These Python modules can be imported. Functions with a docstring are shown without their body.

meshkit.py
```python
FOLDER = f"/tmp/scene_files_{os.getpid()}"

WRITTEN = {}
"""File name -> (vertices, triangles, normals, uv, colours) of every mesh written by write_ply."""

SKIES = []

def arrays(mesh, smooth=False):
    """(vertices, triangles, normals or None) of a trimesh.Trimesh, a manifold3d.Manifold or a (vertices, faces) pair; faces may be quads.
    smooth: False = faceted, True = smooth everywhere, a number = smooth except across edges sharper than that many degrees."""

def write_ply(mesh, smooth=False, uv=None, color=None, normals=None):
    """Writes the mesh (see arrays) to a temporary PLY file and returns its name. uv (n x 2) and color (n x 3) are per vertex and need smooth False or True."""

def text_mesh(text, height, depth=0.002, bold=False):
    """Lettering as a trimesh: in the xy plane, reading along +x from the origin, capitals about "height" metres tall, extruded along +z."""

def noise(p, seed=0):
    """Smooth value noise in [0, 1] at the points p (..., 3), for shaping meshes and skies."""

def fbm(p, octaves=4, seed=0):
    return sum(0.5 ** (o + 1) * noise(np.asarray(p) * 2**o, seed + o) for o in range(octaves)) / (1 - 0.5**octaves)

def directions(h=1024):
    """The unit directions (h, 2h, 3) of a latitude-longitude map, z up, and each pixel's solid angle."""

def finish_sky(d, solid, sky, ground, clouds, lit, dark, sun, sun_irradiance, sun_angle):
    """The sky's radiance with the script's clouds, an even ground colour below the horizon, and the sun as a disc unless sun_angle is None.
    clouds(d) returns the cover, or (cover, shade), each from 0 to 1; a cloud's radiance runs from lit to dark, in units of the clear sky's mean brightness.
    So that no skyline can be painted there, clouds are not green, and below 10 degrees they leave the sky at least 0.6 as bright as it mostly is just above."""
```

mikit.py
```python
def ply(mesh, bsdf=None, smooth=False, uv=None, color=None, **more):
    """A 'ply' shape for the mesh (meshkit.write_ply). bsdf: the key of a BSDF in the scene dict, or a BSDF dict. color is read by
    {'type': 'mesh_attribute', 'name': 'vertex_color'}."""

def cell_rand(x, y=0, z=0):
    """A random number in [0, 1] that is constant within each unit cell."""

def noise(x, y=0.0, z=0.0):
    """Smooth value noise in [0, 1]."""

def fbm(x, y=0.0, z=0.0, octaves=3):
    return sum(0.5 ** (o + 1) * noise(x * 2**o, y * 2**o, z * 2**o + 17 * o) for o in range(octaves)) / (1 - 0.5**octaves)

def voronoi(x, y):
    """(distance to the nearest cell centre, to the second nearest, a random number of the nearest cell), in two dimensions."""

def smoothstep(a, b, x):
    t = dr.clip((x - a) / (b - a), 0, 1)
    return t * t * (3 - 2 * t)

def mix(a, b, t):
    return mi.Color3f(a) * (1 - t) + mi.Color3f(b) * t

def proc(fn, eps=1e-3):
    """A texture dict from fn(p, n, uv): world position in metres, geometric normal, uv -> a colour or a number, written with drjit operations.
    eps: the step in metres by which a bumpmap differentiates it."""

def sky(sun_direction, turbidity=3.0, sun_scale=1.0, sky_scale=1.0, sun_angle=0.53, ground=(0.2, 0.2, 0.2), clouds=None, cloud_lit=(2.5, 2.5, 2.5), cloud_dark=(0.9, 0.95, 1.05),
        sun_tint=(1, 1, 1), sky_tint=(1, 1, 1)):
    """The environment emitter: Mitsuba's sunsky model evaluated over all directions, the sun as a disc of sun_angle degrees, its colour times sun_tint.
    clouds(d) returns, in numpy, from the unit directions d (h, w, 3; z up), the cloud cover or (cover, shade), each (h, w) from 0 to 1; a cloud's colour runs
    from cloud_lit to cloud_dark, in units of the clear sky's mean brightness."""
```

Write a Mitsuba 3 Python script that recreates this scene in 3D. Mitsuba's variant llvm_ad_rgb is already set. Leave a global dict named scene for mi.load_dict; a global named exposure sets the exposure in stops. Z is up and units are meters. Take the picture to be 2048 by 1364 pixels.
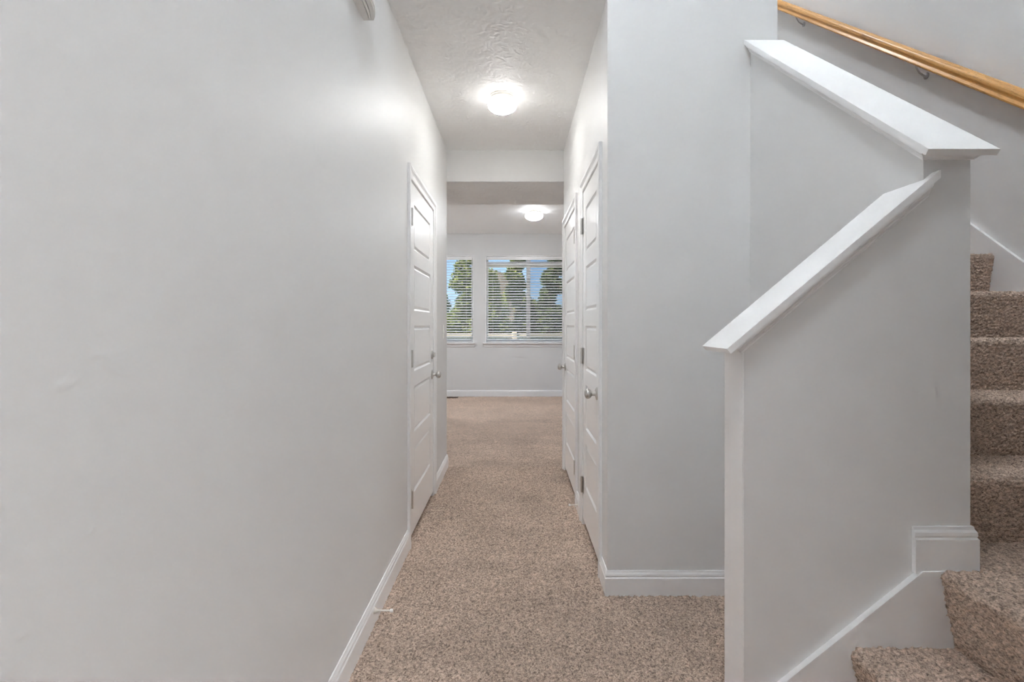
import math, random
import numpy as np, trimesh, mitsuba as mi, drjit as dr
import mikit, meshkit
from mikit import noise, fbm, smoothstep, mix
from shapely.geometry import Polygon, box as sbox

T4 = mi.ScalarTransform4f
scene, labels = {}, {}
rng = np.random.default_rng(7)

# ------------------------------------------------------------------ camera, sky, exposure
EYE = 1.25
scene['camera'] = {
    'type': 'perspective', 'fov_axis': 'x', 'fov': math.degrees(2 * math.atan(1024 / 1030)),
    'principal_point_offset_x': -5.5 / 2048, 'principal_point_offset_y': 34.0 / 1364,
    'near_clip': 0.02, 'far_clip': 3000.0,
    'to_world': T4().look_at(origin=[0, 0, EYE], target=[0, 1, EYE], up=[0, 0, 1])}


def cover(d):
    z = np.maximum(d[..., 2], 0.02)
    q = np.stack([d[..., 0] / (z + .25) * 1.3, d[..., 1] / (z + .25) * 1.3, 0 * z], -1)
    c = meshkit.fbm(q * 1.2 + 3.1, 5, 4)
    return np.clip((c - 0.55) * 3.0, 0, 0.7), np.clip((c - .6) * 2, 0, 1) * .3


scene['sky'] = mikit.sky((-0.80, -0.20, 0.80), turbidity=2.0, sky_scale=1.5, sun_scale=2.7, sky_tint=(.82, .95, 1.08), clouds=cover,
                         cloud_lit=(1.7, 1.72, 1.76), cloud_dark=(1.1, 1.13, 1.2))
exposure = 1.98
PENDANT, GLOBE_HALL, GLOBE_ROOM, GLOBE_ENTRY = 25.0, 29.0, 45.0, 72.0

# ------------------------------------------------------------------ materials
def rgb(*c):
    return {'type': 'rgb', 'value': list(c)}


def mat(name, d):
    scene[name] = {'type': 'twosided', 'bsdf': d}


def plain(name, c, rough=.5, spec=.4, **more):
    mat(name, {'type': 'principled', 'base_color': rgb(*c), 'roughness': rough, 'specular': spec, **more})


def plaster(p, n, uv):
    """hand-trowelled drywall: faint orange peel, slow waviness, and sparse curved trowel scuffs"""
    peel = noise(p.x * 210, p.y * 210, p.z * 210)
    wave = fbm(p.x * 5, p.y * 5, p.z * 5)
    w = fbm(p.x * 9 + 3, p.y * 9, p.z * 7 + 9, octaves=4)
    line = 1 - smoothstep(0.0, 0.020, dr.abs(w - .5))
    where = smoothstep(.60, .70, noise(p.x * 11.3, p.y * 11.3 + 7, p.z * 9.3)) * smoothstep(.35, .6, noise(p.x * 2.6, p.y * 2.6 + 3, p.z * 2.6))
    pit = smoothstep(.80, .92, noise(p.x * 38, p.y * 38, p.z * 38)) * smoothstep(.50, .62, noise(p.x * 4 + 40, p.y * 4, p.z * 4))
    return peel * .09 + wave * .9 + line * where * .55 + pit * .3


def wall_tone(p, n, uv):
    t = fbm(p.x * 2.2, p.y * 2.2, p.z * 2.2)
    return mix((.665, .665, .658), (.685, .685, .679), t)


scene['m_wall'] = ({'type': 'bumpmap', 'arbitrary': mikit.proc(plaster, eps=.0012), 'scale': .0016,
               'bsdf': {'type': 'principled', 'base_color': mikit.proc(wall_tone), 'roughness': .5, 'specular': .3}})
plain('m_ceiling', (.83, .83, .82), .6, .25)
plain('m_trim', (.815, .815, .813), .32, .5)
plain('m_door', (.80, .80, .797), .30, .5)
plain('m_frame', (.82, .82, .82), .35, .5)
plain('m_slat', (.80, .80, .79), .35, .5)
plain('m_dark', (.03, .03, .03), .6, .3)
plain('m_plastic', (.80, .80, .78), .35, .5)
plain('m_cream', (.66, .63, .57), .45, .4)
plain('m_rubber', (.82, .81, .78), .6, .3)
plain('m_nickel', (.60, .585, .56), .27, .5, metallic=1.0)
plain('m_steel', (.50, .49, .48), .33, .5, metallic=1.0)
plain('m_chrome', (.46, .46, .47), .2, .5, metallic=1.0)
plain('m_vent', (.10, .07, .05), .5, .4)


def carpet_tone(p, n, uv):
    f = noise(p.x * 330, p.y * 330, p.z * 330)
    g = noise(p.x * 150 + 5, p.y * 150, p.z * 150)
    big = .55 * fbm(p.x * 3.4 + 1.7, p.y * 3.0, p.z * 3) + .45 * fbm(p.x * 1.1, p.y * 6.5 + 3, 2.0)
    f, g = smoothstep(.05, .95, f), smoothstep(.05, .95, g)
    c = mix((.090, .059, .042), (.680, .530, .432), .04 + .48 * f + .46 * g)
    return c * (.68 + .60 * big)


mat('m_carpet', {'type': 'principled', 'base_color': mikit.proc(carpet_tone), 'roughness': .95, 'specular': .05, 'sheen': .3})


def oak(p, n, uv):
    # along = distance up the rail (it climbs in +y), grain rings across it
    along = p.y * .775 + p.z * .632
    across = p.z * .775 - p.y * .632
    w = fbm(along * 2.6, across * 30, p.x * 30)
    rings = noise(across * 320 + w * 7, p.x * 320, along * 3.5)
    pore = smoothstep(.62, .8, noise(along * 40, across * 900, p.x * 900))
    knot = smoothstep(.70, .82, noise(along * 3.1 + 2.2, across * 22, p.x * 22))
    c = mix((.62, .335, .100), (.44, .200, .048), rings)
    c = mix(c, (.22, .095, .028), knot * (.25 + .6 * noise(across * 260 + w * 12, along * 30)))
    return c * (1 - .32 * pore)


mat('m_oak', {'type': 'principled', 'base_color': mikit.proc(oak), 'roughness': .34, 'specular': .5, 'clearcoat': .3, 'clearcoat_gloss': .8})
scene['m_glass'] = {'type': 'thindielectric', 'int_ior': 1.5}
scene['m_screen'] = {'type': 'thindielectric', 'int_ior': 1.01, 'specular_transmittance': rgb(.50, .52, .54)}


def leafy(p, n, uv):
    a = noise(p.x * 9, p.y * 9, p.z * 9)
    b = noise(p.x * 1.1 + 4, p.y * 1.1, p.z * 1.1)
    return mix((.080, .130, .040), (.235, .290, .105), .65 * a + .35 * b)


def leafy_dark(p, n, uv):
    a = noise(p.x * 9, p.y * 9, p.z * 9)
    return mix((.06, .105, .05), (.165, .22, .10), a)


mat('m_leaf', {'type': 'diffuse', 'reflectance': mikit.proc(leafy)})
mat('m_leaf_dark', {'type': 'diffuse', 'reflectance': mikit.proc(leafy_dark)})
plain('m_bark', (.13, .09, .06), .9, .1)
plain('m_fence', (.60, .565, .51), .7, .2)
mat('m_grass', {'type': 'diffuse', 'reflectance': mikit.proc(lambda p, n, uv: mix((.05, .09, .02), (.12, .16, .05), noise(p.x * 3, p.y * 3)))})
mat('m_hill', {'type': 'diffuse', 'reflectance': mikit.proc(lambda p, n, uv: mix((.085, .082, .070), (.135, .128, .108), fbm(p.x * .03, p.y * .03, p.z * .05)))})
plain('m_siding', (.55, .54, .52), .7, .2)

# ------------------------------------------------------------------ mesh helpers
def numbered(name):
    if name not in scene and name not in labels:
        return name
    k = 1
    while f'{name}_{k:03d}' in scene or f'{name}_{k:03d}' in labels:
        k += 1
    return f'{name}_{k:03d}'


def obj(name, mesh, m, parent=None, smooth=False, label=None, kind=None, **more):
    key = numbered(f'{parent}__{name}' if parent else name)
    scene[key] = mikit.ply(mesh, m, smooth=smooth, **more)
    if label or kind:
        labels[key] = {k: v for k, v in (('label', label), ('kind', kind)) if v}
    return key


def thing(name, label, cat, group=None):
    key = numbered(name)
    labels[key] = {'label': label, 'category': cat}
    if group:
        labels[key]['group'] = group
    return key


def struct(name, label, cat, mesh=None, m=None, smooth=False):
    labels[name] = {'label': label, 'category': cat, 'kind': 'structure'}
    if mesh is not None:
        scene[name] = mikit.ply(mesh, m, smooth=smooth)
    return name


def box(x0, x1, y0, y1, z0, z1, c=0.0):
    """a box, its edges chamfered by c"""
    if c <= 0:
        m = trimesh.creation.box([x1 - x0, y1 - y0, z1 - z0])
        m.apply_translation([(x0 + x1) / 2, (y0 + y1) / 2, (z0 + z1) / 2])
        return m
    pts = []
    for X, sx in ((x0, 1), (x1, -1)):
        for Y, sy in ((y0, 1), (y1, -1)):
            for Z, sz in ((z0, 1), (z1, -1)):
                pts += [[X, Y + sy * c, Z + sz * c], [X + sx * c, Y, Z + sz * c], [X + sx * c, Y + sy * c, Z]]
    return trimesh.convex.convex_hull(np.array(pts))


def cat(*ms):
    return trimesh.util.concatenate(list(ms))


def prism(poly, O, U, V, W, L, m0=0.0, m1=0.0):
    """profile points (u, v) swept along W for L; m0, m1 shift the ends by that much per unit of u (mitres)"""
    poly = np.asarray(poly, float)
    if Polygon(poly).exterior.is_ccw is False:
        poly = poly[::-1]
    O, U, V, W = (np.asarray(a, float) for a in (O, U, V, W))
    base = O + poly[:, :1] * U + poly[:, 1:] * V
    a = base - W * (m0 * poly[:, :1])
    b = base + W * (L + m1 * poly[:, :1])
    n = len(poly)
    _, tri = trimesh.creation.triangulate_polygon(Polygon(poly), engine='earcut')
    pv = np.asarray(_)[:, :2]
    order = [int(np.argmin(((poly - q) ** 2).sum(1))) for q in pv]
    tri = np.array([[order[i] for i in t] for t in tri])
    f = []
    for i in range(n):
        j = (i + 1) % n
        f += [[i, j, n + j], [i, n + j, n + i]]
    f = np.vstack([f, tri[:, ::-1], tri + n])
    m = trimesh.Trimesh(np.vstack([a, b]), f, process=False)
    if m.volume < 0:
        m.invert()
    return m


def lathe(prof, at=(0, 0, 0), axis=(0, 0, 1), n=40):
    m = trimesh.creation.revolve(np.array(prof, float), sections=n)
    m.apply_transform(trimesh.geometry.align_vectors([0, 0, 1], axis))
    m.apply_translation(at)
    return m


def tube(pts, r, n=10):
    pts = np.asarray(pts, float)
    out = []
    for a, b in zip(pts[:-1], pts[1:]):
        out.append(trimesh.creation.cylinder(r, segment=[a, b], sections=n))
    for p in pts[1:-1]:
        s = trimesh.creation.icosphere(1, r)
        s.apply_translation(p)
        out.append(s)
    return cat(*out)


X, Y, Z = np.eye(3)


def textured_ceiling(x0, x1, y0, y1, z0, z1, step, deep=1.35):
    """a slab whose underside carries knock-down relief: flattened, wrinkled ridges about a millimetre deep"""
    nx, ny = int((x1 - x0) / step) + 1, int((y1 - y0) / step) + 1
    gx, gy = np.meshgrid(np.linspace(x0, x1, nx), np.linspace(y0, y1, ny))
    q = np.stack([gx, gy, 0 * gx], -1)
    warp = np.stack([meshkit.noise(q * 22, 1), meshkit.noise(q * 22 + 9, 2), 0 * gx], -1) * 1.7
    r = 1 - np.abs(2 * meshkit.noise(q * 44 + warp, 3) - 1)
    t = 1 - np.abs(2 * meshkit.noise(q * 88 - warp, 4) - 1)
    amount = .5 + .7 * meshkit.noise(q * 9, 6)
    h = (np.clip((r - .55) / .4, 0, 1) * .0017 + np.clip((t - .6) / .35, 0, 1) * .0007) * amount * deep
    p = np.stack([gx, gy, z0 - h], -1).reshape(-1, 3)
    i = np.arange(nx * ny).reshape(ny, nx)
    f = np.vstack([np.stack([i[:-1, :-1], i[1:, 1:], i[:-1, 1:]], -1).reshape(-1, 3), np.stack([i[:-1, :-1], i[1:, :-1], i[1:, 1:]], -1).reshape(-1, 3)])
    return cat(trimesh.Trimesh(p, f, process=False), box(x0, x1, y0, y1, z0 + .001, z1))



# ------------------------------------------------------------------ main dimensions (metres; the camera stands at x = y = 0)
XL, XR = -.5945, .4286           # the hall's side walls
YC, YE = 2.38, 4.50              # where the hall begins and ends
CZ, FZ = 2.77, 5.50              # hall ceiling, ceiling of the two-storey entry
A, TW = 1.089, .125              # stair side half wall: left face, thickness
B = A + TW
YF, TL = 1.3724, .118            # lower half wall: front face, thickness
XE = .6042                       # its free end
RW = 2.31                        # right wall of the stairs
FR, FCZ = 8.88, 2.81             # far room: window wall, ceiling
BACK = -2.7

# door positions along the hall: (side, slab y0, slab y1)
DOORS = {'door_1': (-1, 2.930, 3.743), 'door_2': (1, 2.606, 3.216), 'door_3': (1, 3.590, 4.400)}
DZ0, DZ1 = .036, 2.068


def cut(m, *holes):
    import manifold3d as m3
    def mf(t):
        return m3.Manifold(m3.Mesh(np.asarray(t.vertices, np.float32), np.asarray(t.faces, np.uint32)))
    r = mf(m)
    for h in holes:
        r = r - mf(h)
    o = r.to_mesh()
    return trimesh.Trimesh(o.vert_properties[:, :3], o.tri_verts, process=False)


def pocket(side, y0, y1):
    x = XL if side < 0 else XR
    return box(x - .075, x + .001, y0 - .004, y1 + .004, -.02, DZ1 + .005) if side < 0 else box(x - .001, x + .075, y0 - .004, y1 + .004, -.02, DZ1 + .005)


# ------------------------------------------------------------------ shell
struct('wall_left', 'long pale grey wall filling the left of the picture, with the first door in it', 'wall',
       cut(box(XL - .13, XL, BACK, YE, -.05, FZ), pocket(*DOORS['door_1'])), 'm_wall')
struct('wall_right', 'narrow pale grey hall wall on the right that carries two white doors', 'wall',
       cut(box(XR, XR + .115, YC, YE, -.05, FZ), pocket(*DOORS['door_2']), pocket(*DOORS['door_3'])), 'm_wall')
struct('wall_front', 'grey wall facing the viewer between the hall and the stairs', 'wall',
       box(XR + .115, B, YC, YC + .115, -.05, FZ), 'm_wall')
struct('wall_upper', 'wall of the upper floor above the hall opening, out of view', 'wall', box(XL, XR, YC, YC + .115, CZ + .28, FZ), 'm_wall')
struct('wall_stair_left', 'wall beside the upper steps behind the grey front wall', 'wall', box(B - .115, B, YC + .115, 5.5, -.05, FZ), 'm_wall')
struct('wall_stair_right', 'tall grey wall behind the oak handrail', 'wall', box(RW, RW + .12, BACK, 5.5, -.05, FZ), 'm_wall')
struct('wall_stair_top', 'wall at the head of the stairs', 'wall', box(B, RW, 5.38, 5.5, 2.8, FZ), 'm_wall')
struct('wall_back', 'entry wall behind the viewer with a high window', 'wall',
       cut(box(XL - .13, RW + .12, BACK - .15, BACK, -.05, FZ), box(-.25, 1.55, BACK - .3, BACK + .1, 3.1, 4.9)), 'm_wall')
struct('ceiling', 'white textured hall ceiling with a globe lamp on it', 'ceiling', textured_ceiling(XL, XR, YC, YE, CZ, CZ + .28, .0055), 'm_ceiling', 35)
struct('ceiling_entry', 'high ceiling over the entry and stairs', 'ceiling', box(XL - .13, RW + .12, BACK - .15, 5.5, FZ, FZ + .15), 'm_ceiling')
struct('ceiling_room', 'textured ceiling of the far room with the second globe lamp', 'ceiling', cat(textured_ceiling(-1.4, 1.2, 5.345, FR + .01, FCZ, FCZ + .2, .011, 1.8), box(-3, -1.4, 5.345, FR + .15, FCZ, FCZ + .2), box(1.2, 3, 5.345, FR + .15, FCZ, FCZ + .2)), 'm_ceiling', 35)
struct('wall_header', 'short pale wall strip over the opening at the end of the hall', 'wall', box(-3.0, 3.0, YE, YE + .115, 2.4935, CZ + .28), 'm_wall')
struct('ceiling_soffit', 'lowered strip of rough textured ceiling just beyond the hall', 'ceiling', cat(textured_ceiling(-.75, .6, YE + .003, 5.345, 2.492, 2.504, .006, 2.6), box(-3.0, -.75, YE + .003, 5.345, 2.492, 2.504), box(.6, 3.0, YE + .003, 5.345, 2.492, 2.504), box(-3, 3, YE + .115, 5.345, 2.504, FCZ + .2)), 'm_ceiling', 35)
struct('wall_room_left', 'side wall of the far room, out of view on the left', 'wall', box(-3.12, -3.0, 4.3, FR + .15, -.05, FCZ + .2), 'm_wall')
struct('wall_room_right', 'side wall of the far room, out of view on the right, with a patio door opening', 'wall',
       cut(box(3.0, 3.12, 4.3, FR + .15, -.05, FCZ + .2), box(2.9, 3.3, 5.9, 8.1, 0, 2.1)), 'm_wall')
struct('window_4', 'glass patio door in the side wall of the far room, out of view', 'window')
struct('wall_stair_near', 'wall on the near side of the lowest steps, out of view', 'wall', box(.68, RW, .24, .36, -.05, CZ), 'm_wall')
struct('ceiling_entry_low', 'lower ceiling over the entry and the lowest steps, out of view', 'ceiling', box(.44, RW, BACK, .75, CZ, CZ + .28), 'm_ceiling')
struct('wall_room_near_left', 'far room wall turned away from the viewer, left of the hall', 'wall', box(-3.0, XL - .13, YE - .115, YE, -.05, 2.95), 'm_wall')
struct('wall_room_near_right', 'far room wall turned away from the viewer, right of the hall', 'wall', box(XR + .115, 3.0, YE - .1, YE, -.05, 2.49), 'm_wall')
W1 = (-1.66, -.711, .930, 2.431)
W2 = (-.504, .980, .930, 2.431)
struct('wall_far', 'grey wall at the far end with two windows in it', 'wall',
       cut(box(-3.12, 3.12, FR, FR + .15, -.05, FCZ + .2), *[box(a, b, FR - .1, FR + .3, c, d) for a, b, c, d in (W1, W2)]), 'm_wall')

# half walls of the stairs
SU = .814                        # slope of the side cap, rising away from the viewer
capz = lambda y: 1.698 + SU * (y - 1.318)          # its top
struct('wall_half_side', 'grey half wall beside the steps, sloping up away from the viewer under a white cap', 'wall',
       prism([(YF, -.05), (YC, -.05), (YC, capz(YC) - .024), (YF, capz(YF) - .024)], (A, 0, 0), Y, Z, X, TW), 'm_wall')
SL = .839                        # slope of the lower cap, rising to the right
CX0 = .553
capx = lambda x: 1.185 + SL * (x - CX0)
struct('wall_half_lower', 'grey half wall facing the viewer under the cap that slopes up to the right', 'wall',
       prism([(XE + .006, -.05), (A, -.05), (A, capx(A) - .0235), (XE + .006, capx(XE + .006) - .0235)], (0, YF, 0), X, Z, Y, TL), 'm_wall')
struct('trim_1', 'white upright board on the end of the lower half wall', 'trim',
       box(XE + .003, XE + .006, YF, YF + TL, 0, capx(XE) - .02), 'm_trim')

# ------------------------------------------------------------------ carpet: floor and steps as real pile relief
def pile(p):
    q = p * np.array([1, 1, 1.0])
    a = meshkit.noise(q / .0095, 3)
    b = meshkit.noise(q / .0052 + 31, 5)
    c = meshkit.noise(q / .045, 9)
    return (a - .5) * .0078 + (b - .5) * .0056 + (c - .5) * .003


def grid(x0, x1, y0, y1, step, z=0.0, relief=1.0):
    nx, ny = max(2, int((x1 - x0) / step) + 1), max(2, int((y1 - y0) / step) + 1)
    gx, gy = np.meshgrid(np.linspace(x0, x1, nx), np.linspace(y0, y1, ny))
    p = np.stack([gx, gy, 0 * gx + z], -1).reshape(-1, 3)
    p[:, 2] += pile(p) * relief
    i = np.arange(nx * ny).reshape(ny, nx)
    f = np.vstack([np.stack([i[:-1, :-1], i[:-1, 1:], i[1:, 1:]], -1).reshape(-1, 3), np.stack([i[:-1, :-1], i[1:, 1:], i[1:, :-1]], -1).reshape(-1, 3)])
    return trimesh.Trimesh(p, f, process=False)


floor = cat(grid(XL - .07, XR + .07, 1.50, 2.70, .0032), grid(XR + .07, A + .01, 1.40, YC + .02, .0032), grid(XL - .07, XR + .07, 2.70, YE, .0045),
            grid(-2.2, 2.2, YE, FR + .01, .013), grid(-3.0, -2.2, YE, FR, .05), grid(2.2, 3.0, YE, FR, .05),
            grid(XL, RW, BACK, 1.40, .03), grid(XL, XR + .07, 1.40, 1.50, .01), box(-3.1, 3.1, BACK - .1, FR + .1, -.08, -.03))
struct('floor', 'brown beige carpet running down the hall into the far room', 'floor', floor, 'm_carpet', smooth=True)


def resample(pts, step):
    pts = np.asarray(pts, float)
    d = np.r_[0, np.cumsum(np.linalg.norm(np.diff(pts, axis=0), axis=1))]
    t = np.linspace(0, d[-1], max(2, int(d[-1] / step) + 1))
    return np.stack([np.interp(t, d, pts[:, k]) for k in range(2)], 1)


def nosed(n0, z0, z1, n1, over=.038, r=.021):
    """profile (run, height) of one carpeted step: slanted riser, round nose, tread"""
    pts = [(n0 + over, z0 - .01), (n0 + .004, z1 - 1.9 * r)]
    for a in np.linspace(205, 90, 9):
        pts.append((n0 + r + r * math.cos(math.radians(a)), z1 - r + r * math.sin(math.radians(a))))
    pts.append((n1 + over, z1 - .003))
    return pts


def runner(prof, w0, w1, step, place):
    """the profile drawn out from w0 to w1; place(run, height, w) -> xyz; displaced along its normals as carpet pile"""
    pr = resample(prof, step)
    w = np.linspace(w0, w1, max(2, int((w1 - w0) / step) + 1))
    tang = np.gradient(pr, axis=0)
    nrm = np.stack([-tang[:, 1], tang[:, 0]], 1)
    nrm /= np.linalg.norm(nrm, axis=1, keepdims=True)
    P, N = np.repeat(pr, len(w), 0), np.repeat(nrm, len(w), 0)
    Wt = np.tile(w, len(pr))
    d = pile(1.45 * place(P[:, 0], P[:, 1], Wt)) * (1.15 if step < .006 else .4)
    p = place(P[:, 0] + N[:, 0] * d, P[:, 1] + N[:, 1] * d, Wt)
    i = np.arange(len(p)).reshape(len(pr), len(w))
    f = [np.stack([i[:-1, :-1], i[:-1, 1:], i[1:, 1:]], -1).reshape(-1, 3), np.stack([i[:-1, :-1], i[1:, 1:], i[1:, :-1]], -1).reshape(-1, 3)]
    # closed underneath and at both ends (own vertices, so that the shading of the pile stays smooth)
    lo = pr[:, 1].min() - .004
    n = len(p)
    core = [place(np.array([pr[:, 0].max() - .1]), np.array([lo]), np.array([q])) for q in (w[0], w[-1])]
    p2 = [p] + [p[i[:, 0]], core[0], p[i[:, -1]], core[1], p[i[0]], p[i[-1]]]
    m, k = len(pr), len(w)
    a = np.arange(m - 1)
    f += [np.stack([n + a, n + a + 1, 0 * a + n + m], 1), np.stack([n + m + 2 + a, n + m + 1 + a, 0 * a + n + 2 * m + 1], 1)]
    b0, b1, b = n + 2 * m + 2, n + 2 * m + 2 + k, np.arange(k - 1)
    f += [np.stack([b0 + b, b1 + b, b0 + b + 1], 1), np.stack([b0 + b + 1, b1 + b, b1 + b + 1], 1)]
    f += [np.array([[n, n + m, b1], [b0 + k - 1, b1 + k - 1, n + 2 * m + 1]])]
    return trimesh.Trimesh(np.vstack(p2), np.vstack(f), process=False)


RISE, RUN = .198, .236
SY0, SY1 = .368, YF - .018
LZ = 3 * RISE + .006             # landing
alongx = lambda s, h, w: np.stack([s, w, h], -1)
alongy = lambda s, h, w: np.stack([w, s, h], -1)
LN = 1.121                       # the landing's nose
stair = thing('staircase', 'brown carpeted staircase at the right edge, turning at a low landing', 'staircase')
obj('step', runner(nosed(LN - 2 * RUN, 0, RISE + .003, LN - RUN), SY0, SY1, .006, alongx), 'm_carpet', stair, smooth=True)
obj('step', runner(nosed(LN - RUN, RISE + .003, 2 * RISE + .004, LN), SY0, SY1, .0032, alongx), 'm_carpet', stair, smooth=True)
land = cat(runner(nosed(LN, 2 * RISE + .004, LZ, RW - .045), .62, SY1, .0032, alongx), runner(nosed(LN, 2 * RISE + .004, LZ, RW - .045), SY0, .62, .012, alongx),
           grid(B + .001, RW - .003, SY1 - .015, 1.57, .0035, LZ - .004))
obj('landing', land, 'm_carpet', stair, smooth=True)
Y1, RUN2, R2 = 1.512, .2375, .1975
for k in range(12):
    n0, z1 = Y1 + k * RUN2, LZ + (k + 1) * R2
    obj('step', runner(nosed(n0, z1 - R2, z1, n0 + RUN2, .032), B + .001, RW - .018, .003 if k < 5 else .02, alongy), 'm_carpet', stair, smooth=True)
struct('floor_upper', 'floor at the head of the stairs, out of view', 'floor', box(B, RW, Y1 + 12 * RUN2 + .03, 5.38, LZ + 12 * R2 - .15, LZ + 12 * R2), 'm_carpet')

# ------------------------------------------------------------------ baseboards, skirts, caps
BASE = [(0, -.01), (.0135, -.01), (.0135, .080), (.0095, .0845), (.0115, .090), (.0105, .098), (.0065, .1045), (.0050, .112), (0, .112)]


def baseboard(O, out, along, L, m0=0, m1=0, z=0):
    return prism(BASE, np.array(O, float) + Z * z, out, Z, along, L, m0, m1)


CW = .072                        # casing width
def yspan(name):
    s, a, b = DOORS[name]
    return a - CW - .006, b + CW + .006


d1a, d1b = yspan('door_1')
d2a, d2b = yspan('door_2')
d3a, d3b = yspan('door_3')
struct('baseboard_left', 'white baseboard along the long left wall before and after its door', 'baseboard',
       cat(baseboard((XL, BACK, 0), X, Y, d1a - BACK), baseboard((XL, d1b, 0), X, Y, YE - d1b, 0, 1)), 'm_trim')
struct('baseboard_right', 'short white baseboards between the two doors on the right of the hall', 'baseboard',
       cat(baseboard((XR, YC, 0), -X, Y, d2a - YC, 1, 0), baseboard((XR, d2b, 0), -X, Y, d3a - d2b), baseboard((XR, d3b, 0), -X, Y, YE - d3b, 0, 1)), 'm_trim')
struct('baseboard_front', 'white baseboard under the grey wall that faces the viewer', 'baseboard',
       baseboard((XR, YC, 0), -Y, X, A - XR, 1, 0), 'm_trim')
struct('baseboard_far', 'white baseboard along the far wall under the windows', 'baseboard', baseboard((-3, FR, 0), -Y, X, 6), 'm_trim')
struct('baseboard_landing', 'short white baseboard block wrapping the foot of the stair wall at the landing', 'baseboard',
       cat(baseboard((1.0585, YF, 0), -Y, X, B - 1.0585, 0, 1, z=.600), baseboard((B, YF, 0), X, Y, .14, 1, 0, z=.600)), 'm_trim')
sk = lambda x: .3006 + .80 * (x - .7035)
struct('trim_2', 'white sloping skirt board beside the lowest steps', 'trim',
       prism([(.40, -.02), (B + .012, -.02), (B + .012, .598), (.7035 + (.598 - .3006) / .8, .598), (.40, sk(.40))], (0, YF - .018, 0), X, Z, Y, .018), 'm_trim')
nose2 = lambda y: LZ + R2 + R2 / RUN2 * (y - Y1)
struct('trim_3', 'white sloping skirt board on the wall beside the upper steps', 'trim',
       prism([(1.30, LZ - .1), (4.6, nose2(4.6) - .5), (4.6, nose2(4.6) + .055), (1.30, nose2(1.30) + .055)], (RW - .016, 0, 0), Y, Z, X, .016), 'm_trim')

OH = .030


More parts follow.
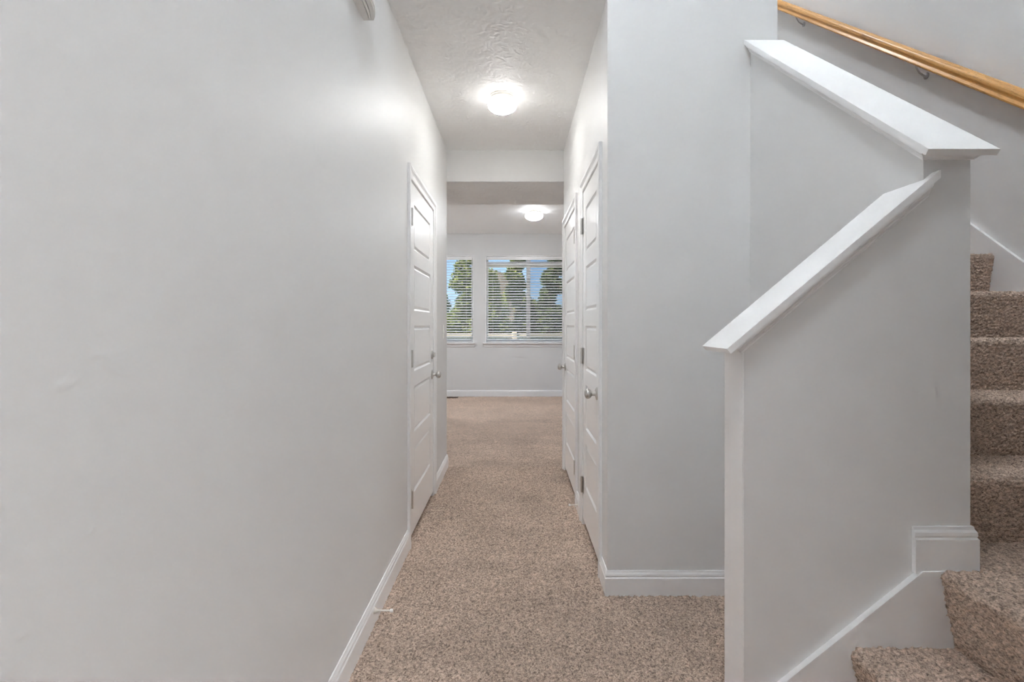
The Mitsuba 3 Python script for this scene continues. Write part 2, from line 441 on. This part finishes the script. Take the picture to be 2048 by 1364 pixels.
def sheared_cap(plan, top, t, slope, end, axis):
    """cap board: plan outline (x, y) with its top at top(coordinate along axis), thickness t square to the slope, square-cut at the coordinate `end`"""
    plan = np.array(plan, float)
    tv, th = t * math.hypot(1, slope), math.atan(slope)
    poly = Polygon(plan)
    if not poly.exterior.is_ccw:
        plan = plan[::-1]
    n = len(plan)
    v, tri = trimesh.creation.triangulate_polygon(Polygon(plan), engine='earcut')
    order = [int(np.argmin(((plan - q[:2]) ** 2).sum(1))) for q in v]
    tri = np.array([[order[i] for i in k] for k in tri])
    topv = np.array([[p[0], p[1], top(p[axis])] for p in plan])
    bot = topv - [0, 0, tv]
    for i, p in enumerate(plan):
        if abs(p[axis] - end) < 1e-6:
            bot[i] = topv[i]
            bot[i, axis] += t * math.sin(th)
            bot[i, 2] -= t * math.cos(th)
    f = [[i, (i + 1) % n, n + (i + 1) % n] for i in range(n)] + [[i, n + (i + 1) % n, n + i] for i in range(n)]
    m = trimesh.Trimesh(np.vstack([bot, topv]), np.vstack([f, tri[:, ::-1], tri + n]), process=False)
    if m.volume < 0:
        m.invert()
    return m


YB = YF + TL
BED = [(0, 0), (.005, 0), (.006, .006), (.009, .009), (.012, .016), (.017, .021), (.021, .024), (.021, .034), (0, .034)]


def bed(O, out, along, L, slope, m0=0, m1=0, lift=0.0):
    """bed moulding under a cap; along is horizontal, the moulding climbs with slope; O is its bottom at the start"""
    W = np.asarray(along, float) + Z * slope
    pr = [(u, v * 1.0) for u, v in BED]
    return prism(pr, O, out, Z, W, L, m0, m1)


capu = struct('trim_4', 'upper white wall cap running up away from the viewer along the side half wall', 'trim')
obj('cap_board', sheared_cap([(A - OH, 1.318), (B + OH, 1.318), (B + OH, YC), (A - OH, YC)], capz, .0165, SU, 1.318, 1), 'm_trim', capu)
zb = capz(YF) - .021 - .034
obj('bed_molding', cat(bed((A, YF, zb), -X, Y, YC - YF, SU, 1, 0), bed((B, YF, zb), X, Y, YC - YF, SU, 1, 0),
                       bed((A, YF, zb), -Y, X, TW, 0, 1, 1)), 'm_trim', capu)
capl = struct('trim_5', 'lower white wall cap sloping up to the right on the half wall nearest the viewer', 'trim')
XCE = 1.111
obj('cap_board', sheared_cap([(CX0, YF - OH), (XCE, YF - OH), (XCE, YF - .0005), (A - .0005, YF - .0005), (A - .0005, YB + OH), (CX0, YB + OH)], capx, .0165, SL, CX0, 0), 'm_trim', capl)
zc = capx(XE) - .021 - .034
obj('bed_molding', cat(bed((XE, YF, zc), -Y, X, 1.100 - XE, SL, 1, 0), bed((XE, YB, zc), Y, X, A - XE, SL, 1, 0), bed((XE, YF, zc), -X, Y, TL, 0, 1, 1)), 'm_trim', capl)

# ------------------------------------------------------------------ doors
def door(name, label, knob_far, deadbolt=False):
    """slab of five panels flush with the hall face; hinges on the other side from the knob"""
    side, y0, y1 = DOORS[name]
    struct(name, label, 'door')
    fx = XL if side < 0 else XR                    # hall face of the wall
    out = X if side < 0 else -X                    # towards the hall
    S = lambda d: fx + out[0] * d                  # x at depth d out of the wall
    def bx(d0, d1, a, b, z0, z1, c=0):
        xs = sorted((S(d0), S(d1)))
        return box(xs[0], xs[1], a, b, z0, z1, c)
    # casing: two legs and a head, mitred
    CAS = [(0, 0), (.0045, 0), (.008, .005), (.0075, .010), (.0085, .030), (.012, .038), (.0165, .046), (.0175, .056), (.0165, .068), (.013, CW), (0, CW)]
    def leg(yin, sgn):
        pts = [(u, v) for u, v in CAS]
        m = prism([(v, u) for u, v in pts], (fx, yin, -.01), Y * sgn, out, Z, DZ1 + .016 + .0, 0, 1)
        return m
    zt = DZ1 + .006
    head = prism([(v, u) for u, v in CAS], (fx, y0 - .006, zt), Z, out, Y, y1 - y0 + .012, 1, 1)
    obj('casing', cat(leg(y0 - .006, -1), leg(y1 + .006, 1), head), 'm_trim', name)
    # jamb lining inside the pocket
    obj('jamb', cat(bx(-.074, .0, y0 - .006, y0 - .0035, 0, zt), bx(-.074, .0, y1 + .0035, y1 + .006, 0, zt), bx(-.074, .0, y0 - .006, y1 + .006, DZ1 + .003, zt)), 'm_trim', name)
    # slab: stiles and rails around five recessed panels
    st = .112 if y1 - y0 > .7 else .100
    pans = [(1.955 - .3575 * i, 1.955 - .3575 * i - .268) for i in range(5)]
    tops = [DZ1] + [p[1] for p in pans]
    bots = [p[0] for p in pans] + [DZ0]
    sl = [bx(-.035, 0, y0, y0 + st, DZ0, DZ1), bx(-.035, 0, y1 - st, y1, DZ0, DZ1)]
    sl += [bx(-.035, 0, y0 + st, y1 - st, b, t) for t, b in zip(tops, bots)]
    obj('slab', cat(*sl), 'm_door', name)
    slab = name + '__slab'
    for t, b in pans:
        rings = [(0, 0), (.003, -.003), (.010, -.0085), (.014, -.0085), (.019, -.0065), (.026, -.0025)]
        v, f = [], []
        for i, d in rings:
            v += [[S(d), y0 + st + i, b + i], [S(d), y1 - st - i, b + i], [S(d), y1 - st - i, t - i], [S(d), y0 + st + i, t - i]]
        for r in range(len(rings) - 1):
            for k in range(4):
                p, q = 4 * r + k, 4 * r + (k + 1) % 4
                f += [[p, q, q + 4], [p, q + 4, p + 4]]
        e = 4 * (len(rings) - 1)
        f += [[e, e + 1, e + 2], [e, e + 2, e + 3]]
        f = np.array(f)
        m = trimesh.Trimesh(np.array(v), f if side > 0 else f, process=False)
        if np.dot(m.face_normals[-1], out) < 0:
            m.invert()
        obj('panel', m, 'm_door', slab)
    # hinges
    hy = y0 if knob_far else y1
    sg = 1 if knob_far else -1
    for hz in (1.86, 1.052, .250):
        h = obj('hinge', cat(*[bx(.0, .0034, min(hy, hy + sg * .034), max(hy, hy + sg * .034), hz - .05, hz + .05, .0008)]), 'm_nickel', name)
        kn = []
        for q in range(5):
            c = trimesh.creation.cylinder(.0075, .0190, sections=16)
            c.apply_translation([S(.0105), hy - sg * .001, hz - .040 + q * .020])
            kn.append(c)
        obj('knuckle', cat(*kn), 'm_nickel', h, smooth=40)
        scr = []
        for q in (-.036, .0, .036):
            c = trimesh.creation.cylinder(.0042, .0012, sections=12)
            c.apply_transform(trimesh.geometry.align_vectors([0, 0, 1], out))
            c.apply_translation([S(.0033), hy + sg * (.020 if q else .012), hz + q])
            scr.append(c)
        obj('screw', cat(*scr), 'm_steel', h)
    # knob with its rose
    ky = (y1 - .062) if knob_far else (y0 + .062)
    kz = .889
    rose = [(0, 0), (.033, 0), (.033, .004), (.030, .008), (.022, .011), (.0125, .012), (.0115, .030), (0, .030)]
    ball = [(0.0110, .026), (.0125, .031), (.019, .035), (.0245, .041), (.0270, .048), (.0262, .055), (.0225, .061), (.015, .0655), (.007, .067), (0, .0672)]
    k = obj('doorknob', lathe(rose, (S(0), ky, kz), out), 'm_nickel', name, smooth=35)
    obj('grip', lathe([(0, .026)] + ball, (S(0), ky, kz), out), 'm_nickel', k, smooth=50)
    if deadbolt:
        d = obj('deadbolt', lathe([(0, 0), (.030, 0), (.030, .006), (.026, .011), (.014, .013), (0, .0135)], (S(0), ky, 1.03), out), 'm_nickel', name, smooth=35)
        tp = bx(.012, .026, ky - .004, ky + .004, 1.03 - .017, 1.03 + .017, .0025)
        obj('thumb_turn', tp, 'm_nickel', d)


door('door_1', 'white five-panel door in the left wall, with a deadbolt above its satin knob', True, True)
door('door_2', 'narrow white five-panel door on the right nearest the viewer, its knob on the near edge', False)
door('door_3', 'white five-panel door on the right nearest the far room, its knob on the far edge', True)

# ------------------------------------------------------------------ windows and blinds
def window(name, w, label, split, rail):
    x0, x1, z0, z1 = w
    struct(name, label, 'window')
    ya, yb, t = FR + .085, FR + .145, .045
    obj('frame', cat(box(x0, x0 + t, ya, yb, z0, z1, .003), box(x1 - t, x1, ya, yb, z0, z1, .003), box(x0 + t, x1 - t, ya, yb, z0, z0 + t, .003), box(x0 + t, x1 - t, ya, yb, z1 - t, z1, .003)), 'm_frame', name)
    cells = [(x0 + t, x1 - t)]
    if split is not None:
        obj('mullion', box(split - .035, split + .035, ya - .006, yb, z0 + t, z1 - t, .003), 'm_frame', name)
        cells = [(x0 + t, split - .035), (split + .035, x1 - t)]
    if rail is not None:
        obj('transom', cat(*[box(a, b, ya - .004, yb, rail - .033, rail + .033, .003) for a, b in cells]), 'm_frame', name)
    for a, b in cells:
        obj('pane', trimesh.Trimesh([[a, ya + .035, z0 + t], [b, ya + .035, z0 + t], [b, ya + .035, z1 - t], [a, ya + .035, z1 - t]], [[0, 1, 2], [0, 2, 3]], process=False), 'm_glass', name)
    if split is not None:
        a, b = cells[1]
        obj('insect_screen', trimesh.Trimesh([[a, yb - .008, z0 + t], [b, yb - .008, z0 + t], [b, yb - .008, z1 - t], [a, yb - .008, z1 - t]], [[0, 1, 2], [0, 2, 3]], process=False), 'm_screen', name, label='dark insect screen')
    STOOL = [(-.085, 0), (.040, 0), (.046, .004), (.048, .011), (.046, .018), (.040, .022), (-.085, .022)]
    APR = [(0, 0), (.010, .0), (.014, .006), (.014, .040), (.018, .046), (.018, .052), (0, .052)]
    obj('sill', cat(prism(STOOL, (x0, FR, z0 - .022), -Y, Z, X, x1 - x0), box(x0 - .045, x0, FR - .046, FR, z0 - .022, z0, .003), box(x1, x1 + .045, FR - .046, FR, z0 - .022, z0, .003)), 'm_trim', name)
    obj('jamb', cat(box(x0 - .002, x0 + .012, FR - .004, ya, z0, z1), box(x1 - .012, x1 + .002, FR - .004, ya, z0, z1), box(x0 + .012, x1 - .012, FR - .004, ya, z1 - .012, z1 + .002)), 'm_trim', name)
    obj('apron', prism(APR, (x0 - .025, FR, z0 - .074), -Y, Z, X, x1 - x0 + .05), 'm_trim', name)


window('window_1', W1, 'left window in the far wall, partly hidden by the hall wall', None, None)
window('window_2', W2, 'right window in the far wall, divided by a white upright and a top rail', .237, 2.285)


def blind(w, label):
    x0, x1, z0, z1 = w
    x0, x1 = x0 + .016, x1 - .016
    b = thing('window_blind', label, 'blind', 'white slatted blinds on the far wall')
    obj('valance', cat(box(x0, x1, FR + .006, FR + .016, z1 - .078, z1 - .014, .003), box(x0, x1, FR + .016, FR + .07, z1 - .045, z1 - .014, .002)), 'm_slat', b)
    n = 30
    sw, st = .048, .0034
    prof = [(-sw / 2, 0), (-sw / 4, .0018), (0, .0024), (sw / 4, .0018), (sw / 2, 0), (sw / 2, -st), (sw / 4, .0018 - st), (0, .0024 - st), (-sw / 4, .0018 - st), (-sw / 2, -st)]
    tilt = math.radians(22)
    U, V = np.array([0, math.cos(tilt), math.sin(tilt)]), np.array([0, -math.sin(tilt), math.cos(tilt)])
    m = prism(prof, (x0 + .004, 0, 0), U, V, X, x1 - x0 - .008)
    d = mikit.ply(m, 'm_slat')
    zz = np.linspace(z1 - .105, z0 + .055, n)
    for z in zz:
        scene[numbered(b + '__slat')] = {**d, 'to_world': T4().translate([0, FR + .044, float(z)])}
    obj('bottom_rail', box(x0, x1, FR + .020, FR + .068, z0 + .004, z0 + .022, .003), 'm_slat', b)
    k = max(3, int(round((x1 - x0) / .45)))
    for i in range(k):
        cx = x0 + .11 + (x1 - x0 - .22) * i / (k - 1)
        obj('ladder_cord', cat(box(cx - .0012, cx + .0012, FR + .0165, FR + .0185, z0 + .02, z1 - .05), box(cx - .0012, cx + .0012, FR + .069, FR + .071, z0 + .02, z1 - .05)), 'm_slat', b)


blind(W1, 'white slatted blind in the left far window')
blind(W2, 'white slatted blind in the wider right far window')

# ------------------------------------------------------------------ lamps
def ceiling_light(x, y, z, r, power, label, tint=(.96, 1.0, 1.05)):
    t = thing('ceiling_light', label, 'ceiling light', None)
    s = r / .098
    basep = [(0, 0), (.083 * s, 0), (.084 * s, .004), (.082 * s, .009), (.078 * s, .011), (.078 * s, .020), (.075 * s, .023), (.074 * s, .036), (.06 * s, .038), (0, .038)]
    m = lathe([(a, -b) for a, b in basep][::-1], (x, y, z), n=64)
    if m.volume < 0:
        m.invert()
    obj('base', m, 'm_cream', t, smooth=35)
    pr = []
    a0 = 48
    for a in np.linspace(90, -a0, 36):
        aa = math.radians(a)
        pr.append((.098 * s * math.cos(aa), -.036 - .028 * s - .0 - .052 * s * math.sin(aa)))
    pr = [(max(q, 0.0), w) for q, w in pr]
    pr = [p for p in pr if p[1] <= -.030]
    eq = -.036 - .028 * s + .004
    sh = lathe([p for p in pr if p[1] >= eq - .004], (x, y, z), n=64)
    # the bulb lights the bowl most, the band round the widest part less, the shoulder at the metal least
    pr = sorted(pr, key=lambda q: -q[1])
    low = eq - .019 * s
    cutr = float(np.interp(-low, [-q[1] for q in pr], [q[0] for q in pr]))
    bd = lathe(([p for p in pr if low < p[1] <= eq] + [(cutr, low)])[::-1], (x, y, z), n=64)
    g = lathe(([(cutr, low)] + [p for p in pr if p[1] < low])[::-1], (x, y, z), n=64)
    if (np.einsum('ij,ij->i', bd.triangles_center - np.array([x, y, z + low]), bd.face_normals) * bd.area_faces).sum() < 0:
        bd.invert()
    if (np.einsum('ij,ij->i', sh.triangles_center - np.array([x, y, z + eq - .03]), sh.face_normals) * sh.area_faces).sum() < 0:
        sh.invert()
    c = g.triangles_center - np.array([x, y, z - .036 - .028 * s])
    if (np.einsum('ij,ij->i', c, g.face_normals) * g.area_faces).sum() < 0:
        g.invert()
    key = numbered(t + '__globe')
    scene[key] = mikit.ply(g, 'm_plastic', smooth=True)
    scene[key]['emitter'] = {'type': 'area', 'radiance': rgb(power * tint[0], power * tint[1], power * tint[2])}
    labels[key] = {'label': 'glowing white glass globe'}
    for name2, m2, k in (('globe_shoulder', sh, .05), ('globe_band', bd, .22)):
        scene[t + '__' + name2] = mikit.ply(m2, 'm_plastic', smooth=True)
        scene[t + '__' + name2]['emitter'] = {'type': 'area', 'radiance': rgb(*[power * k * c for c in tint])}


ceiling_light(-.083, 3.43, CZ, .098, GLOBE_HALL, 'lit mushroom globe lamp on the hall ceiling, the larger one in view', (1.0, .99, .97))
ceiling_light(.265, 7.09, FCZ, .126, GLOBE_ROOM, 'lit globe lamp on the ceiling of the far room, the smaller one in view')

ceiling_light(-1.75, 7.09, FCZ, .126, GLOBE_ROOM, 'globe lamp on the far room ceiling, hidden by the hall wall')
ceiling_light(1.5, -1.25, CZ, .15, GLOBE_ENTRY, 'globe lamp on the low ceiling of the entry, out of view')

ceiling_light(1.38, 4.0, FZ, .15, 25.0, 'globe lamp over the head of the stairs, out of view')
pend = thing('pendant_light', 'round pendant lamp high over the entry, out of view', 'pendant light')
PX, PY, PZ = -.10, .20, 4.60
obj('canopy', lathe([(0, 0), (.07, 0), (.07, -.02), (.02, -.035), (0, -.035)][::-1], (PX, PY, FZ)), 'm_nickel', pend)
obj('stem', tube([(PX, PY, FZ - .03), (PX, PY, PZ + .2)], .006), 'm_nickel', pend)
gl = trimesh.creation.icosphere(4, .21)
gl.apply_translation([PX, PY, PZ])
key = numbered(pend + '__globe')
scene[key] = mikit.ply(gl, 'm_plastic', smooth=True)
scene[key]['emitter'] = {'type': 'area', 'radiance': rgb(PENDANT * .94, PENDANT, PENDANT * 1.08)}

# ------------------------------------------------------------------ handrail
SR = .818
rail = thing('handrail', 'oak handrail climbing the stair wall at the upper right', 'handrail')
RX = RW - .062
rz = lambda y: 2.196 + SR * (y - 2.265)            # its underside
prof = [(-.019, 0), (-.026, .004), (-.0275, .010), (-.0225, .0155), (-.0185, .021), (-.0185, .0265), (-.0235, .032), (-.0295, .039), (-.0295, .047), (-.026, .055), (-.019, .0605), (-.009, .0635), (0, .0642)]
prof = prof + [(-u, v) for u, v in prof[-2::-1]]
c = math.hypot(1, SR)
Wd = np.array([0, 1, SR]) / c
Vd = np.array([0, -SR, 1]) / c
y0, y1 = 1.62, 5.0
obj('rail', prism(prof, (RX, y0, rz(y0)), X, Vd, Wd, (y1 - y0) * c), 'm_oak', rail, smooth=32)
for by in (1.95, 2.885, 4.11):
    p = np.array([RX, by, rz(by)])
    pl = np.array([RW, by + .004, rz(by) - .062])
    k = obj('bracket', cat(tube([p + [0, 0, -.004], p + [.004, 0, -.022], p + [.020, .002, -.044], pl + [-.014, 0, 0], pl + [-.004, 0, 0]], .0052, 12)), 'm_chrome', rail, smooth=40)
    obj('wall_plate', lathe([(0, 0), (.019, 0), (.019, .003), (.014, .007), (0, .009)], pl, -X), 'm_chrome', k, smooth=35)
    sad = box(-.011, .011, -.030, .030, -.004, 0, .001)
    sad.apply_transform(trimesh.transformations.rotation_matrix(math.atan(SR), [1, 0, 0]))
    sad.apply_translation(p)
    obj('saddle', sad, 'm_steel', k)

# ------------------------------------------------------------------ small fittings
# door chime on the left wall: a box with a bowed front, two rows of slots underneath
ch = thing('door_chime', 'white door chime box at the top of the left wall', 'door chime')
cy0, cy1, cz0, cz1 = 1.795, 2.026, 2.444, 2.60
ym, hw = (cy0 + cy1) / 2, (cy1 - cy0) / 2
front = lambda y: .040 + .022 * (1 - ((y - ym) / hw) ** 2)
yy = np.linspace(cy0, cy1, 25)
outl = [(0, cy0)] + [(front(y), y) for y in yy] + [(0, cy1)]
body = trimesh.creation.extrude_polygon(Polygon(outl), cz1 - cz0, engine='earcut')
body.apply_translation([XL, 0, cz0])
slots = []
for off in (.40, .60):
    for i in range(22):
        y = cy0 + .012 + (cy1 - cy0 - .024) * (i + .5) / 22
        xo = front(y) * off
        slots.append(box(XL + xo + .004, XL + xo + .0068, y - .0036, y + .0036, cz0 - .01, cz0 + .006))
obj('body', cut(body, *slots), 'm_plastic', ch)
obj('cavity', cat(*[box(s.bounds[0][0] + .0001, s.bounds[1][0] - .0001, s.bounds[0][1] + .0001, s.bounds[1][1] - .0001, cz0 + .003, cz0 + .0058) for s in slots]), 'm_dark', ch, label='dark sound slots')
lip = [(front(y) + .0035, y) for y in yy]
lp = trimesh.creation.extrude_polygon(Polygon([(front(y) - .001, y) for y in yy[::-1]] + lip), cz1 - cz0 - .008, engine='earcut')
lp.apply_translation([XL, 0, cz0 + .008])
obj('faceplate', lp, 'm_plastic', ch)


def door_stop(x, y, z, out, L, label):
    t = thing('door_stop', label, 'door stop')
    obj('base', lathe([(0, 0), (.0135, 0), (.0125, .003), (.0075, .009), (.0050, .016), (0, .016)], (x, y, z), out), 'm_cream', t, smooth=40)
    obj('rod', lathe([(0, .014), (.0038, .014), (.0036, L - .010), (0, L - .010)], (x, y, z), out), 'm_cream', t, smooth=40)
    obj('tip', lathe([(0, L - .012), (.0062, L - .012), (.0072, L - .006), (.0066, L - .001), (.004, L), (0, L)], (x, y, z), out), 'm_rubber', t, smooth=40, label='white rubber tip')


door_stop(XL + .0135, 2.128, .066, X, .078, 'cream door stop sticking out of the baseboard of the long left wall')
door_stop(XR - .0135, 3.40, .055, -X, .060, 'small door stop low on the baseboard between the two right doors')

sw = thing('light_switch', 'white light switch plate on the left wall past the door', 'light switch')
obj('plate', box(XL, XL + .006, 4.215, 4.287, 1.128, 1.244, .002), 'm_plastic', sw)
tg = box(0, .012, -.005, .005, -.012, .012, .002)
tg.apply_transform(trimesh.transformations.rotation_matrix(.35, [0, 1, 0]))
tg.apply_translation([XL + .006, 4.251, 1.186])
obj('toggle', tg, 'm_plastic', sw)

fv = thing('floor_vent', 'brown metal floor vent in the carpet below the left far window', 'floor vent')
obj('frame', cat(box(-1.26, -.96, 8.66, 8.68, .002, .012, .002), box(-1.26, -.96, 8.76, 8.78, .002, .012, .002), box(-1.26, -1.245, 8.68, 8.76, .002, .012), box(-.975, -.96, 8.68, 8.76, .002, .012)), 'm_vent', fv)
for i in range(14):
    lx = -1.235 + i * .0185
    obj('louver', box(lx - .002, lx + .002, 8.68, 8.76, .001, .010), 'm_vent', fv)

# ------------------------------------------------------------------ high entry window behind the viewer, eave over it
struct('window_3', 'high entry window behind the viewer', 'window')
wx0, wx1, wz0, wz1 = -.25, 1.55, 3.1, 4.9
obj('frame', cat(box(wx0, wx0 + .05, BACK - .12, BACK - .06, wz0, wz1), box(wx1 - .05, wx1, BACK - .12, BACK - .06, wz0, wz1), box(wx0, wx1, BACK - .12, BACK - .06, wz0, wz0 + .05), box(wx0, wx1, BACK - .12, BACK - .06, wz1 - .05, wz1), box(.62, .68, BACK - .12, BACK - .06, wz0, wz1)), 'm_frame', 'window_3')
obj('pane', trimesh.Trimesh([[wx0, BACK - .09, wz0], [wx1, BACK - .09, wz0], [wx1, BACK - .09, wz1], [wx0, BACK - .09, wz1]], [[0, 1, 2], [0, 2, 3]], process=False), 'm_glass', 'window_3')
obj('frame', cat(box(3.04, 3.10, 5.9, 5.96, 0, 2.1), box(3.04, 3.10, 8.04, 8.1, 0, 2.1), box(3.04, 3.10, 6.97, 7.03, 0, 2.1), box(3.04, 3.10, 5.9, 8.1, 2.04, 2.1), box(3.04, 3.10, 5.9, 8.1, 0, .06)), 'm_frame', 'window_4')
obj('pane', trimesh.Trimesh([[3.07, 5.9, 0], [3.07, 8.1, 0], [3.07, 8.1, 2.1], [3.07, 5.9, 2.1]], [[0, 1, 2], [0, 2, 3]], process=False), 'm_glass', 'window_4')
struct('roof', 'roof over the house with its front eave', 'roof', cat(box(-3.2, 3.2, -3.6, 9.03, FZ + .15, FZ + .4)), 'm_siding')
struct('wall_upper_room', 'upper floor wall over the far room', 'wall', cat(box(-3.12, 3.12, 8.9, 9.03, 3.0, FZ + .15), box(-3.12, -3.0, 4.3, 8.9, 3.0, FZ + .15), box(3.0, 3.12, 4.3, 8.9, 3.0, FZ + .15)), 'm_siding')

# ------------------------------------------------------------------ outside: yard, fence, trees, hill
GZ = -.95
struct('ground', 'lawn outside the far windows', 'ground', box(-60, 60, 9.03, 60, GZ - .3, GZ), 'm_grass')
struct('ground_front', 'ground in front of the house', 'ground', box(-60, 60, -60, -2.86, -.5, -.15), 'm_grass')
fe = thing('fence', 'beige board fence low across the far windows, in front of the trees', 'fence')
for i in range(8):
    fx0 = -9.6 + i * 2.4
    obj('post', box(fx0 - .065, fx0 + .065, 13.94, 14.07, GZ, 1.04, .01), 'm_fence', fe)
    obj('rail', cat(box(fx0 + .065, fx0 + 2.335, 13.96, 14.04, .90, 1.0, .008), box(fx0 + .065, fx0 + 2.335, 13.96, 14.04, GZ + .1, GZ + .2, .008)), 'm_fence', fe)
    for q in range(15):
        qx = fx0 + .068 + q * .1511
        obj('board', box(qx, qx + .146, 13.985, 14.01, GZ + .2, .90), 'm_fence', fe)


def leaves(centres, radii, n, size, seed):
    r = np.random.default_rng(seed)
    w = np.array([a * b * c for a, b, c in radii]) ** (2 / 3)
    which = r.choice(len(centres), n, p=w / w.sum())
    d = r.normal(size=(n, 3))
    d /= np.linalg.norm(d, axis=1, keepdims=True)
    p = np.array(centres)[which] + d * np.array(radii)[which] * (r.uniform(0.25, 1, (n, 1)) ** (1 / 2.2)) * r.uniform(.9, 1.12, (n, 1))
    a = r.normal(size=(n, 3))
    a /= np.linalg.norm(a, axis=1, keepdims=True)
    b = np.cross(a, r.normal(size=(n, 3)))
    b /= np.linalg.norm(b, axis=1, keepdims=True)
    s = size * r.uniform(.6, 1.4, (n, 1))
    v = np.stack([p - a * s, p + b * s * .5, p + a * s, p - b * s * .5], 1).reshape(-1, 3)
    i = np.arange(n)[:, None] * 4
    f = np.vstack([i + [0, 1, 2], i + [0, 2, 3]])
    return trimesh.Trimesh(v, f, process=False)


def tree(x, y, top, width, label, seed, m='m_leaf', n=12000, size=.060, low=GZ + .7):
    r = np.random.default_rng(seed)
    t = thing('tree', label, 'tree')
    cs, rs = [], []
    for i in range(22):
        u = (i + .5) / 22
        z = low + (top - low) * u
        wr = width * (1 - u) ** .6 * (.55 + .45 * math.sin(min(1, u * 3.5) * math.pi / 2))
        cs.append((x + r.uniform(-.55, .55) * wr, y + r.uniform(-.5, .5) * wr, z))
        q = max(.28, wr * r.uniform(.38, .62))
        rs.append((q, q, q * .8))
    obj('foliage', leaves(cs, rs, n, size, seed), m, t)
    labels[t + '__foliage'] = {'kind': 'stuff', 'label': 'leafy crown'}
    trunk = [trimesh.creation.cylinder(.09, segment=[(x, y, GZ - .1), (x, y, top * .6)], sections=9)]
    for i in range(2, 18, 2):
        trunk.append(trimesh.creation.cylinder(.03, segment=[(x, y, max(GZ + .5, cs[i][2] - .5)), cs[i]], sections=6))
    obj('trunk', cat(*trunk), 'm_bark', t)


tree(-1.62, 17.2, 4.3, 1.25, 'tall green tree in the right part of the left far window', 11, n=15000)
tree(-2.75, 18.6, 2.3, 1.1, 'lower tree at the left edge of the left far window', 12, n=9000)
tree(-.75, 15.4, 2.75, .70, 'loose pale green bush at the left of the right far window', 13, n=6500)
tree(.08, 17.9, 3.6, 1.05, 'bright green tree in the middle of the right far window', 14, n=15000)
tree(1.17, 16.2, 3.8, 1.05, 'dark green tree behind the insect screen at the right', 15, 'm_leaf_dark', n=15000)
tree(-.55, 24.5, 2.4, 1.1, 'low green shrub far behind, left of the bright tree', 19, n=5000)
tree(-2.30, 21.5, 1.9, 1.5, 'low tree at the back of the yard in the left far window', 16)
tree(.75, 22.5, 2.2, 1.6, 'low tree behind the fence in the right far window', 18, n=7000)
tree(2.9, 18.5, 4.2, 1.4, 'tree beyond the right edge of the right far window', 17, 'm_leaf_dark')
gx, gy = np.meshgrid(np.linspace(-420, 420, 120), np.linspace(500, 760, 40))
hz = 66 * np.exp(-((gy - 640) / 70) ** 2) * np.exp(-((gx + 22) / 48) ** 2) * (.72 + .5 * meshkit.fbm(np.stack([gx / 130, gy / 130, 0 * gx], -1), 5, 3)) - 6
p = np.stack([gx, gy, hz], -1).reshape(-1, 3)
i = np.arange(len(p)).reshape(gx.shape)
hill = trimesh.Trimesh(p, np.vstack([np.stack([i[:-1, :-1], i[:-1, 1:], i[1:, 1:]], -1).reshape(-1, 3), np.stack([i[:-1, :-1], i[1:, 1:], i[1:, :-1]], -1).reshape(-1, 3)]), process=False)
struct('hill', 'hazy grey mountain ridge behind the trees', 'mountain', hill, 'm_hill', smooth=True)
